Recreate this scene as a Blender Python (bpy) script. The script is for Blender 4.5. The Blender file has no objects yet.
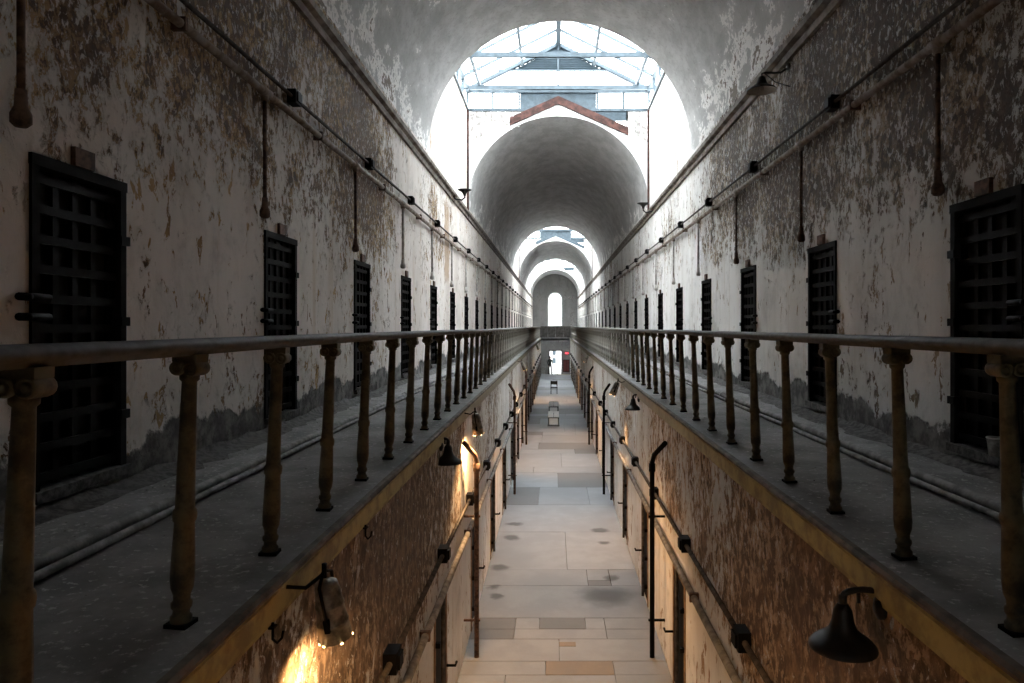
import bpy, math, random
from mathutils import Vector, Matrix
random.seed(7)
PI = math.pi
S = bpy.context.scene
COL = S.collection

# ------------------------------------------------------------------ camera, sky, exposure
EYE = 4.47                      # eye height above the ground floor
CAMX = -0.14
FPX = 700.0                     # focal length in pixels of the 1024 px wide frame
cam = bpy.data.cameras.new('camera'); camo = bpy.data.objects.new('camera', cam); COL.objects.link(camo)
cam.sensor_width = 36.0
cam.lens = FPX / 1024 * 36.0
cam.shift_x = -42.0 / 1024
cam.shift_y = -15.5 / 1024
cam.clip_start = 0.05; cam.clip_end = 400
camo.location = (CAMX, 0, EYE); camo.rotation_euler = (PI / 2, 0, 0)
S.camera = camo

w = bpy.data.worlds.new('sky'); S.world = w; w.use_nodes = True
bg = w.node_tree.nodes['Background']
bg.inputs['Color'].default_value = (0.93, 0.97, 1.0, 1)
bg.inputs['Strength'].default_value = 4.3
S.view_settings.view_transform = 'Standard'
S.view_settings.look = 'None'
S.view_settings.gamma = 1.0
S.view_settings.use_curve_mapping = False
S.view_settings.exposure = 1.92
S.cycles.max_bounces = 14
S.cycles.diffuse_bounces = 8
S.cycles.transparent_max_bounces = 16
S.cycles.sample_clamp_indirect = 6.0
S.cycles.caustics_reflective = False
S.cycles.caustics_refractive = False

# ------------------------------------------------------------------ dimensions (metres, y runs down the block)
WX = 3.05                       # upper cell walls
EX = 1.31                       # gallery edge
LX = 1.36                       # lower cell walls
GZ = 3.40                       # gallery floor
SPRING = EYE + 4.0
YB, YLOW, YEND = -30.0, 65.0, 95.0
SKY = [(-24.0, -16.7), (16.2, 23.5), (49.8, 57.9), (73.9, 87.4)]  # first skylight is unseen, added behind the viewer as fill light
SILL, EAVE, RIDGE = EYE + 7.28, EYE + 7.9, EYE + 9.5
PITCH = 3.146

# ------------------------------------------------------------------ helpers
class G:
    """collects faces; build() links them as ONE mesh object"""
    def __init__(s): s.v = []; s.f = []; s.sm = []
    def add(s, v, f, smooth=False, M=None):
        n = len(s.v)
        s.v += [tuple(M @ Vector(p)) if M else tuple(p) for p in v]
        s.f += [tuple(i + n for i in q) for q in f]; s.sm += [smooth] * len(f)
        return s
    def quad(s, a, b, c, d, smooth=False): return s.add([a, b, c, d], [(0, 1, 2, 3)], smooth)
    def box(s, x0, x1, y0, y1, z0, z1, M=None, c=0.0):
        if c <= 0:
            v = [(x, y, z) for x in (x0, x1) for y in (y0, y1) for z in (z0, z1)]
            return s.add(v, [(0, 1, 3, 2), (4, 6, 7, 5), (0, 4, 5, 1), (2, 3, 7, 6), (0, 2, 6, 4), (1, 5, 7, 3)], False, M)
        # top edges chamfered
        v = [(x0, y0, z0), (x1, y0, z0), (x1, y1, z0), (x0, y1, z0), (x0, y0, z1 - c), (x1, y0, z1 - c), (x1, y1, z1 - c), (x0, y1, z1 - c),
             (x0 + c, y0 + c, z1), (x1 - c, y0 + c, z1), (x1 - c, y1 - c, z1), (x0 + c, y1 - c, z1)]
        f = [(3, 2, 1, 0), (8, 9, 10, 11)]
        for i in range(4):
            j = (i + 1) % 4
            f += [(i, j, 4 + j, 4 + i), (4 + i, 4 + j, 8 + j, 8 + i)]
        return s.add(v, f, False, M)
    def lathe(s, prof, n=14, M=None, smooth=True, cap=True):
        v = [(r * math.cos(2 * PI * k / n), r * math.sin(2 * PI * k / n), z) for (z, r) in prof for k in range(n)]
        f = []
        for i in range(len(prof) - 1):
            for k in range(n):
                a = i * n + k; b = i * n + (k + 1) % n
                f.append((a, b, b + n, a + n))
        if cap: f += [tuple(range(n - 1, -1, -1)), tuple((len(prof) - 1) * n + k for k in range(n))]
        return s.add(v, f, smooth, M)
    def tube(s, pts, r, n=8, smooth=True):
        pts = [Vector(p) for p in pts]; rr = r if isinstance(r, (list, tuple)) else [r] * len(pts)
        v = []; f = []; up = None
        for i, p in enumerate(pts):
            t = (pts[min(i + 1, len(pts) - 1)] - pts[max(i - 1, 0)]).normalized()
            if up is None:
                up = Vector((0, 0, 1)) if abs(t.z) < .9 else Vector((1, 0, 0))
            a = t.cross(up).normalized(); up = a.cross(t).normalized()
            for k in range(n):
                q = 2 * PI * k / n
                v.append(p + rr[i] * (math.cos(q) * a + math.sin(q) * up))
        for i in range(len(pts) - 1):
            for k in range(n):
                a = i * n + k; b = i * n + (k + 1) % n
                f.append((a, b, b + n, a + n))
        f += [tuple(range(n - 1, -1, -1)), tuple((len(pts) - 1) * n + k for k in range(n))]
        return s.add(v, f, smooth)
    def prism(s, poly, y0, y1):
        """poly of (x, z) extruded along y"""
        n = len(poly)
        v = [(x, y0, z) for x, z in poly] + [(x, y1, z) for x, z in poly]
        f = [tuple(range(n)), tuple(range(2 * n - 1, n - 1, -1))] + [(i, i + n, (i + 1) % n + n, (i + 1) % n) for i in range(n)]
        return s.add(v, f)
    def mesh(s, name):
        me = bpy.data.meshes.new(name); me.from_pydata(s.v, [], s.f); me.update()
        me.polygons.foreach_set('use_smooth', s.sm)
        return me
    def build(s, name, mat, parent=None, loc=None):
        me = s.mesh(name); me.materials.append(mat)
        return link(name, me, parent, loc)

def link(name, data, parent=None, loc=None, rot=None):
    o = bpy.data.objects.new(name, data); COL.objects.link(o)
    if parent: o.parent = parent
    if loc: o.location = loc
    if rot: o.rotation_euler = rot
    return o
def tag(o, label, cat=None, group=None, kind=None):
    o['label'] = label
    if cat: o['category'] = cat
    if group: o['group'] = group
    if kind: o['kind'] = kind
    return o
def struct(o, label=None):
    o['kind'] = 'structure'
    if label: o['label'] = label
    return o
def empty(name, loc=(0, 0, 0), rz=0):
    o = bpy.data.objects.new(name, None); COL.objects.link(o); o.location = loc; o.rotation_euler = (0, 0, rz); o.empty_display_size = .1
    return o
def copy_tree(o, parent=None):
    c = o.copy(); COL.objects.link(c); c.parent = parent
    for ch in list(o.children): copy_tree(ch, c)
    return c

# ------------------------------------------------------------------ materials
class N:
    def __init__(s, name):
        s.m = bpy.data.materials.new(name); s.m.use_nodes = True; s.t = s.m.node_tree
        s.b = s.t.nodes['Principled BSDF']; s.b.inputs['Roughness'].default_value = .85
        s.b.inputs['Specular IOR Level'].default_value = .3
        s.tc = s.t.nodes.new('ShaderNodeTexCoord')
    def lk(s, a, b): s.t.links.new(a, b)
    def val(s, x, sock):
        if isinstance(x, (int, float)): sock.default_value = x
        elif isinstance(x, (tuple, list)): sock.default_value = (*x, 1) if len(x) == 3 and sock.type == 'RGBA' else x
        else: s.lk(x, sock)
    def math(s, op, a, b=0.0, c=0.0, clamp=False):
        n = s.t.nodes.new('ShaderNodeMath'); n.operation = op; n.use_clamp = clamp
        for i, x in enumerate((a, b, c)): s.val(x, n.inputs[i])
        return n.outputs[0]
    def coord(s, scale=(1, 1, 1), loc=(0, 0, 0), kind='Object'):
        n = s.t.nodes.new('ShaderNodeMapping'); s.lk(s.tc.outputs[kind], n.inputs[0])
        n.inputs['Scale'].default_value = scale; n.inputs['Location'].default_value = loc
        return n.outputs[0]
    def noise(s, scale, detail=4, rough=.55, vec=None, dist=0.0):
        n = s.t.nodes.new('ShaderNodeTexNoise'); n.inputs['Scale'].default_value = scale; n.inputs['Detail'].default_value = detail
        n.inputs['Roughness'].default_value = rough; n.inputs['Distortion'].default_value = dist
        s.lk(vec if vec else s.tc.outputs['Object'], n.inputs['Vector'])
        return n.outputs[0]
    def ramp(s, x, a, b, lo=0.0, hi=1.0, smooth=True):
        n = s.t.nodes.new('ShaderNodeMapRange'); n.interpolation_type = 'SMOOTHSTEP' if smooth else 'LINEAR'
        s.val(x, n.inputs[0])
        for i, q in zip((1, 2, 3, 4), (a, b, lo, hi)): s.val(q, n.inputs[i])
        return n.outputs[0]
    def mix(s, f, a, b):
        n = s.t.nodes.new('ShaderNodeMix'); n.data_type = 'RGBA'
        s.val(f, n.inputs[0]); s.val(a, n.inputs[6]); s.val(b, n.inputs[7])
        return n.outputs[2]
    def xyz(s):
        n = s.t.nodes.new('ShaderNodeSeparateXYZ'); s.lk(s.tc.outputs['Object'], n.inputs[0]); return n.outputs
    def bump(s, h, dist=.01, strength=1.0):
        n = s.t.nodes.new('ShaderNodeBump'); n.inputs['Distance'].default_value = dist; n.inputs['Strength'].default_value = strength
        s.lk(h, n.inputs['Height']); s.lk(n.outputs[0], s.b.inputs['Normal'])
    def done(s, col, rough=None, metal=None):
        s.val(col, s.b.inputs['Base Color'])
        if rough is not None: s.val(rough, s.b.inputs['Roughness'])
        if metal is not None: s.val(metal, s.b.inputs['Metallic'])
        return s.m

def peeling_wall(name, paint, paint2, tan, brown, zheavy, gain, dado=None, whiter=None, stain=None, near=0.0, spk_lo=.555):
    """flaking paint over older coats over bare plaster"""
    k = N(name); X = k.xyz()
    big = k.noise(.32, 3, .55)
    big2 = k.noise(.9, 3, .6, k.coord((1, 1, .6), (5, 3, 1)))
    midv = k.coord((1, 1, .72))
    mid = k.noise(5.0, 12, .76, midv, .4)
    fine = k.noise(13, 7, .66, k.coord((1, 1, .75), (3, 8, 2)), .4)
    hz = k.ramp(X[2], zheavy[0], zheavy[1], zheavy[2], zheavy[3])
    e = k.math('ADD', k.math('MULTIPLY', mid, .62), k.math('MULTIPLY', fine, .38))
    e = k.math('ADD', e, k.math('MULTIPLY', k.math('SUBTRACT', big, .5), .48))
    e = k.math('ADD', e, k.math('MULTIPLY', k.math('SUBTRACT', big2, .5), .28))
    e = k.math('ADD', e, hz); e = k.math('ADD', e, gain)
    e = k.math('ADD', e, k.ramp(X[2], SPRING - .15, SPRING + .25, 0, -.16))  # side walls of the skylights kept whiter, their glare put into the paint
    e = k.math('ADD', e, k.ramp(X[1], 2.5, 7.0, near, 0))
    if whiter: e = k.math('ADD', e, k.ramp(X[1], *whiter))  # less peeling down the block; whitens upper walls in place of skylight
    m1 = k.ramp(e, .545, .565)                     # first coat gone
    m2 = k.ramp(k.math('ADD', e, k.math('MULTIPLY', k.math('SUBTRACT', fine, .5), .25)), .60, .63)   # down to brown
    spk = k.noise(7.5, 6, .6, k.coord((1, 1, .5), (9, 1, 6)), .5)
    sp = k.ramp(k.math('ADD', spk, k.math('MULTIPLY', k.math('SUBTRACT', big2, .5), .3)), .615, .635)
    m1 = k.math('MAXIMUM', m1, sp)
    rim = k.math('MULTIPLY', k.ramp(e, .515, .545), k.math('SUBTRACT', 1.0, m1))
    pc = k.mix(k.ramp(k.noise(1.1, 5, .6, k.coord((1, 1, .25), (1, 1, 9))), .35, .68), paint, paint2)
    streak = k.ramp(k.noise(3.0, 5, .6, k.coord((1, 1, .06), (2, 4, 3))), .55, .72)
    pc = k.mix(k.math('MULTIPLY', streak, .35), pc, tan)
    blot = k.noise(2.4, 8, .7, k.coord((1, 1, .8), (8, 8, 1)), .3)
    pc = k.mix(k.ramp(blot, .50, .70, 0, .45), pc, tuple(c * .55 for c in paint2))
    pc = k.mix(k.math('MULTIPLY', rim, .5), pc, (.80, .78, .74))
    under = k.mix(k.ramp(k.noise(1.7, 5, .6, k.coord((1, 1, .5), (7, 2, 2))), .4, .62), tan, brown)
    col = k.mix(m1, pc, under)
    speck = k.noise(17, 5, .68, k.coord((1, 1, .7), (2, 6, 5)), .6)
    col = k.mix(k.math('MULTIPLY', m1, k.ramp(speck, spk_lo, spk_lo + .03)), col, pc)
    deep = k.mix(k.ramp(fine, .4, .6), brown, tuple(c * .38 for c in brown))
    col = k.mix(k.math('MULTIPLY', m2, k.ramp(speck, spk_lo + .005, spk_lo + .045, 1, .12)), col, deep)
    if stain:
        for (yc, hw, z0, z1, c, amt) in stain:
            d = k.math('ABSOLUTE', k.math('SUBTRACT', k.math('ADD', X[1], k.math('MULTIPLY', k.math('SUBTRACT', mid, .5), 1.2)), yc))
            f = k.math('MULTIPLY', k.ramp(d, hw * .6, hw, 1, 0), k.math('MULTIPLY', k.ramp(X[2], z0, z0 + .4), k.ramp(X[2], z1 - .4, z1, 1, 0)))
            col = k.mix(k.math('MULTIPLY', f, amt), col, c)
    h = k.math('ADD', k.math('MULTIPLY', k.math('ADD', m1, m2), -.5), k.math('MULTIPLY', rim, .35))
    h = k.math('ADD', h, k.math('MULTIPLY', fine, .5))
    if dado:
        zz = k.math('ADD', X[2], k.math('MULTIPLY', k.math('SUBTRACT', k.noise(1.4, 6, .65, k.coord((1, 1, 1), (4, 4, 4))), .5), .9))
        dm = k.ramp(zz, dado - .03, dado + .03, 1, 0)
        dc = k.mix(k.ramp(k.noise(6, 6, .65), .38, .66), (.07, .068, .066), (.22, .21, .20))
        col = k.mix(dm, col, dc)
        h = k.math('ADD', h, k.math('MULTIPLY', dm, -1.2))
    k.bump(h, .016, .9)
    return k.done(col, .82)

def plain(name, col, rough=.6, metal=0.0, var=.25, scale=9, bump=.003, col2=None):
    k = N(name); n = k.noise(scale, 6, .62)
    c2 = col2 or tuple(c * (1 - var * 1.6) for c in col)
    c = k.mix(k.ramp(n, .36, .64), c2, col)
    if bump: k.bump(n, bump, .8)
    return k.done(c, rough, metal)

M = {}
M['wall_l'] = peeling_wall('flaking_paint_left', (.75, .70, .66), (.62, .565, .52), (.42, .275, .125), (.17, .098, .052), (4.9, 6.4, -.03, .095), -.01, GZ + .30, (9, 18, .02, -.11), [(19.0, .5, 5.5, 8.0, (.36, .24, .14), .75)], -.055)
M['wall_r'] = peeling_wall('flaking_paint_right', (.77, .76, .745), (.61, .595, .57), (.36, .275, .185), (.125, .088, .064), (4.9, 6.2, -.05, .105), -.005, GZ + .30, (9, 18, .025, -.11))
M['low_l'] = peeling_wall('flaking_paint_low_left', (.77, .76, .74), (.63, .605, .57), (.47, .375, .28), (.27, .19, .13), (1.5, 2.2, -.06, .05), .0, None, (5, 16, .05, -.05), None, 0.0, .60)
M['low_r'] = peeling_wall('flaking_paint_low_right', (.77, .76, .74), (.63, .605, .57), (.50, .36, .24), (.29, .185, .11), (1.5, 2.2, -.08, .05), .0, None, (5, 14, .06, -.06), None, 0.0, .615)
M['end_w'] = peeling_wall('grey_end_plaster', (.26, .255, .25), (.21, .205, .20), (.22, .19, .16), (.12, .10, .09), (5, 6, -.06, -.02), -.04)
def vault_mat():
    k = N('vault_plaster'); X = k.xyz()
    big = k.noise(.35, 4, .55); mid = k.noise(2.2, 8, .65, k.coord((1, .55, 1))); fine = k.noise(12, 5, .6)
    e = k.math('ADD', k.math('ADD', k.math('MULTIPLY', mid, .7), k.math('MULTIPLY', fine, .3)), k.math('MULTIPLY', k.math('SUBTRACT', big, .5), .35))
    e = k.math('ADD', e, k.ramp(X[2], SPRING - .1, SPRING + 1.7, .10, -.05))
    e = k.math('ADD', e, k.ramp(X[1], 12, 16, 0, -.06))
    c = k.mix(k.ramp(mid, .38, .62), (.42, .42, .415), (.55, .55, .545))
    c = k.mix(k.ramp(fine, .54, .66, 0, .4), c, (.30, .285, .27))
    c = k.mix(k.ramp(e, .55, .575), c, (.85, .84, .82))
    c = k.mix(k.ramp(e, .63, .655), c, (.22, .19, .16))
    k.bump(k.math('ADD', e, k.math('MULTIPLY', fine, .3)), .02, .8)
    return k.done(c, .85)
M['vault'] = vault_mat()
M['face'] = plain('white_limewash', (.84, .84, .83), .85, 0, .06, 5, .006)
SPOTS = [(-1.17, 12.0, .13), (-1.06, 11.6, .10), (-1.15, 13.0, .15), (-1.0, 14.8, .14), (-1.05, 15.8, .12), (.89, 12.4, .13), (.73, 11.6, .42), (.91, 14.4, .12), (.86, 15.3, .14), (-1.2, 10.4, .35)]
def slab_mat(name, col, spots):
    k = N(name); X = k.xyz()
    n = k.noise(1.6, 7, .62); f = k.noise(22, 5, .6); b = k.noise(.5, 3, .5)
    c = k.mix(k.ramp(n, .35, .65), tuple(q * .80 for q in col), col)
    c = k.mix(k.ramp(b, .5, .72, 0, .45), c, tuple(q * .72 for q in col))
    if spots:
        s = None
        for (sx, sy, r) in SPOTS:
            dx = k.math('SUBTRACT', X[0], sx); dy = k.math('SUBTRACT', X[1], sy)
            d = k.math('SQRT', k.math('ADD', k.math('MULTIPLY', dx, dx), k.math('MULTIPLY', dy, dy)))
            d = k.math('ADD', d, k.math('MULTIPLY', k.math('SUBTRACT', n, .5), .6))
            g = k.ramp(d, r * .3, r * 1.45, 1, 0)
            s = g if s is None else k.math('MAXIMUM', s, g)
        c = k.mix(k.math('MULTIPLY', s, .85), c, (.075, .075, .08))
    k.bump(f, .004, .6)
    return k.done(c, k.ramp(n, .3, .7, .55, .8))
M['slab'] = [slab_mat('concrete_slab_light', (.295, .305, .32), True), slab_mat('concrete_slab_mid', (.27, .28, .295), True),
             slab_mat('concrete_slab_grey', (.185, .185, .188), False), slab_mat('concrete_slab_tan', (.25, .20, .15), False)]
M['joint'] = plain('slab_joint', (.20, .195, .19), .95)
def gallery_mat():
    k = N('dusty_gallery_stone')
    n = k.noise(1.8, 8, .66); f = k.noise(26, 6, .65); b = k.noise(.6, 3, .5)
    c = k.mix(k.ramp(n, .35, .66), (.165, .163, .162), (.29, .286, .283))
    c = k.mix(k.ramp(f, .57, .66), c, (.43, .42, .41)); c = k.mix(k.ramp(b, .5, .7, 0, .5), c, (.13, .128, .126))
    k.bump(k.math('ADD', n, k.math('MULTIPLY', f, .5)), .012, .8)
    return k.done(c, .9)
M['gallery'] = gallery_mat()
def fascia_mat():
    k = N('ochre_paint'); X = k.xyz(); n = k.noise(5, 7, .65)
    c = k.mix(k.ramp(n, .36, .6), (.25, .205, .095), (.46, .39, .165))
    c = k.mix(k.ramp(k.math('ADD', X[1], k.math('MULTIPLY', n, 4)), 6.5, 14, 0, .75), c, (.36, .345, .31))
    k.bump(n, .004, .8); return k.done(c, .7)
M['fascia'] = fascia_mat()
M['nosing'] = plain('brown_stone_edge', (.15, .12, .09), .8, 0, .4, 7, .006)
def rail_mat():
    k = N('worn_dark_rail'); X = k.xyz(); n = k.noise(10, 6, .62)
    c = k.mix(k.ramp(n, .36, .64), (.06, .056, .053), (.10, .095, .092)); c = k.mix(k.ramp(X[1], 10, 18), c, (.27, .265, .25))  # rail pales towards the skylight, daylight painted into its colour
    k.bump(n, .002, .8); return k.done(c, .66)
M['rail'] = rail_mat()
def baluster_mat():
    k = N('rusty_ochre_iron'); n = k.noise(9, 7, .66); b = k.noise(3.1, 4, .55, k.coord((1, 1, .5)))
    c = k.mix(k.ramp(n, .36, .6), (.05, .041, .03), (.135, .11, .064)); c = k.mix(k.ramp(b, .55, .66), c, (.14, .072, .038))
    k.bump(n, .005, .8); return k.done(c, .68, .1)
M['bal'] = baluster_mat()
M['bal_grey'] = plain('skylit_grey_iron', (.31, .30, .27), .8, 0, .35, 9, .004, (.15, .14, .115))  # paler copy for the far balusters, strong skylight put into the colour
M['iron'] = plain('black_iron', (.0042, .004, .004), .6, .0, .3, 14, .002)
for q in (): M[q].node_tree.nodes['Principled BSDF'].inputs['Specular IOR Level'].default_value = .12
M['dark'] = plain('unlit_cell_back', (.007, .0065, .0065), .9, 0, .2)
M['black_frame'] = plain('black_door_frame', (.009, .0085, .008), .8, 0, .3, 8, .003)
for q in ('iron', 'dark', 'black_frame'): M[q].node_tree.nodes['Principled BSDF'].inputs['Specular IOR Level'].default_value = .06
M['frame'] = plain('weathered_door_frame', (.11, .10, .085), .8, 0, .35, 8, .003)
M['woodframe'] = plain('orange_brown_wood_frame', (.33, .20, .11), .75, 0, .35, 7, .004)
M['rust'] = plain('rusted_iron', (.17, .10, .068), .8, .15, .45, 16, .004)
M['pipe'] = plain('beige_painted_pipe', (.34, .30, .26), .62, 0, .4, 8, .003, (.17, .115, .08))
M['conduit'] = plain('dark_conduit', (.10, .088, .078), .6, .2, .4, 12, .002)
M['floorpipe'] = plain('grey_dusty_pipe', (.29, .285, .28), .75, 0, .3, 9, .003)
M['cornice'] = plain('grey_brown_cornice', (.25, .225, .20), .8, 0, .5, 4, .008, (.11, .085, .066))
M['shade'] = plain('black_enamel', (.022, .022, .023), .42, .1, .3, 10, .001)
M['shade_in'] = plain('grey_enamel_inside', (.42, .40, .38), .5, 0, .1)
M['can'] = plain('grey_lamp_housing', (.27, .245, .20), .5, .4, .4, 15, .002)
M['steel'] = plain('pale_blue_steel', (.075, .10, .118), .5, .2, .2, 5, .001)
M['louvre'] = plain('blue_grey_louvre', (.055, .078, .095), .6, .1, .15)
M['verge'] = plain('red_brown_board', (.085, .036, .028), .75, 0, .45, 6, .004)
M['plank'] = plain('weathered_white_plank', (.66, .65, .63), .85, 0, .35, 6, .004, (.20, .185, .17))
M['rubble'] = plain('dark_crumbled_plaster', (.13, .125, .12), .95, 0, .4, 18, .01)
M['palepipe'] = plain('whitewashed_pipe', (.46, .43, .40), .75, 0, .25, 8, .003)
M['chip'] = plain('paint_chip', (.40, .39, .37), .9, 0, .3, 20, 0)
M['white'] = plain('white_painted_board', (.72, .71, .69), .7, 0, .08)
M['crate'] = plain('dark_green_metal', (.075, .085, .075), .6, .2, .2)
M['parapet'] = plain('dark_brown_parapet', (.115, .105, .095), .8, 0, .3, 4, .003)
M['red'] = plain('red_paint', (.13, .03, .03), .5, 0, .15)
M['stair'] = plain('outside_paving', (.5, .5, .48), .9)
def glass_mat():
    k = N('skylight_glass'); t = k.t; out = t.nodes['Material Output']
    tr = t.nodes.new('ShaderNodeBsdfTransparent'); tr.inputs[0].default_value = (.93, .96, .97, 1)
    gl = t.nodes.new('ShaderNodeBsdfGlossy'); gl.inputs['Roughness'].default_value = .08
    mx = t.nodes.new('ShaderNodeMixShader'); mx.inputs[0].default_value = .06
    k.lk(tr.outputs[0], mx.inputs[1]); k.lk(gl.outputs[0], mx.inputs[2]); k.lk(mx.outputs[0], out.inputs[0])
    t.nodes.remove(k.b); return k.m
M['glass'] = glass_mat()
def emit(name, col, st):
    k = N(name); k.b.inputs['Emission Color'].default_value = (*col, 1); k.b.inputs['Emission Strength'].default_value = st
    return k.done(col, .5)
M['glow'] = emit('lamp_glow', (1.0, .62, .25), 6.0)
M['exit'] = emit('lit_red_sign', (.9, .06, .08), .9)

# ------------------------------------------------------------------ walls with recessed openings
def wall_mesh(x, side, bands, openings, depth, g=None):
    """side = -1 left / +1 right; bands = (y0, y1, z0, z1); openings = (y0, y1, z0, z1)"""
    g = g or G()
    for (y0, y1, z0, z1) in bands:
        ops = [o for o in openings if o[1] > y0 and o[0] < y1]
        ys = sorted({y0, y1} | {min(max(q, y0), y1) for o in ops for q in o[:2]})
        zs = sorted({z0, z1} | {q for o in ops for q in o[2:] if z0 < q < z1})
        for a, b in zip(ys, ys[1:]):
            for c, d in zip(zs, zs[1:]):
                my, mz = (a + b) / 2, (c + d) / 2
                if any(o[0] < my < o[1] and o[2] < mz < o[3] for o in ops): continue
                g.quad((x, a, c), (x, b, c), (x, b, d), (x, a, d))
    xo = x + side * depth
    for (a, b, c, d) in openings:
        g.quad((x, a, c), (x, b, c), (xo, b, c), (xo, a, c)); g.quad((x, a, d), (x, b, d), (xo, b, d), (xo, a, d))
        g.quad((x, a, c), (x, a, d), (xo, a, d), (xo, a, c)); g.quad((x, b, c), (x, b, d), (xo, b, d), (xo, b, c))
        g.quad((xo, a, c), (xo, b, c), (xo, b, d), (xo, a, d))
    return g

DZ0, DZ1 = EYE - .93, EYE + .93
UP = {-1: [(4.72 + PITCH * k - .826, 4.72 + PITCH * k, DZ0, DZ1) for k in range(0, 28)],
      1: [(5.59 + PITCH * k - .826, 5.59 + PITCH * k, DZ0, DZ1) for k in range(0, 28)]}
LOW = {s: [(b - .72, b, .06, 1.50) for (a, b, _, _) in UP[s] if b < YLOW - 1] for s in (-1, 1)}
bands_up = []
ys = [YB] + [q for s in SKY for q in s] + [YEND]
for i in range(len(ys) - 1):
    bands_up.append((ys[i], ys[i + 1], GZ - .3, SILL if i % 2 else SPRING))
for s, nm in ((-1, 'left'), (1, 'right')):
    struct(wall_mesh(s * WX, s, bands_up, UP[s], .30).build('wall_' + nm, M['wall_l' if s < 0 else 'wall_r']), 'flaking painted upper cell wall on the ' + nm)
    struct(wall_mesh(s * LX, s, [(YB, YLOW, -.2, GZ - .1)], LOW[s], .30).build('wall_lower_' + nm, M['low_l' if s < 0 else 'low_r']), 'peeling ground-floor cell wall below the %s gallery' % nm)
# wall behind the camera
struct(G().quad((-WX, YB, 0), (WX, YB, 0), (WX, YB, SPRING + WX), (-WX, YB, SPRING + WX)).build('wall_back', M['end_w']), 'wall closing the block behind the viewer')

# ------------------------------------------------------------------ vaults, skylight gables
NA = 40
def arc(k, r=WX): a = PI * k / NA; return (-r * math.cos(a), SPRING + r * math.sin(a))
def vault(y0, y1, label):
    g = G(); n = max(2, int((y1 - y0) / 1.2)); rnd = random.Random(int(y0 * 10))
    idx = {}
    v = []; f = []
    for j in range(n + 1):
        y = y0 + (y1 - y0) * j / n
        for k in range(NA + 1):
            r = WX + (0 if k in (0, NA) or j in (0, n) else rnd.uniform(-.012, .012))
            x, z = arc(k, r); v.append((x, y, z))
    for j in range(n):
        for k in range(NA):
            a = j * (NA + 1) + k; f.append((a, a + 1, a + NA + 2, a + NA + 1))
    g.add(v, f, True)
    return struct(g.build('ceiling', M['vault']), label)
vy = [YB] + [q for s in SKY for q in s] + [YEND]
for i, nm in enumerate(('barrel vault behind the viewer', 'nearest barrel vault overhead', 'second barrel vault beyond the first skylight', 'third barrel vault down the block', 'last short barrel vault by the end window')):
    vault(vy[2 * i], vy[2 * i + 1], nm)

GE, GA = EYE + 6.14, EYE + 7.50          # gable of the vault facade: at the wall, at the apex
def top(x): return GA - (GA - GE) * abs(x) / WX
def gable(y, back, zflat, label):
    g = G(); t = .22 * back
    for k in range(NA):
        (xa, za), (xb, zb) = arc(k), arc(k + 1)
        ta, tb = (zflat, zflat) if zflat else (top(xa), top(xb))
        g.quad((xa, y, za), (xb, y, zb), (xb, y, tb), (xa, y, ta))
        g.quad((xa, y, ta), (xb, y, tb), (xb, y + t, tb), (xa, y + t, ta))
    return struct(g.build('wall_gable', M['face']), label)

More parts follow.
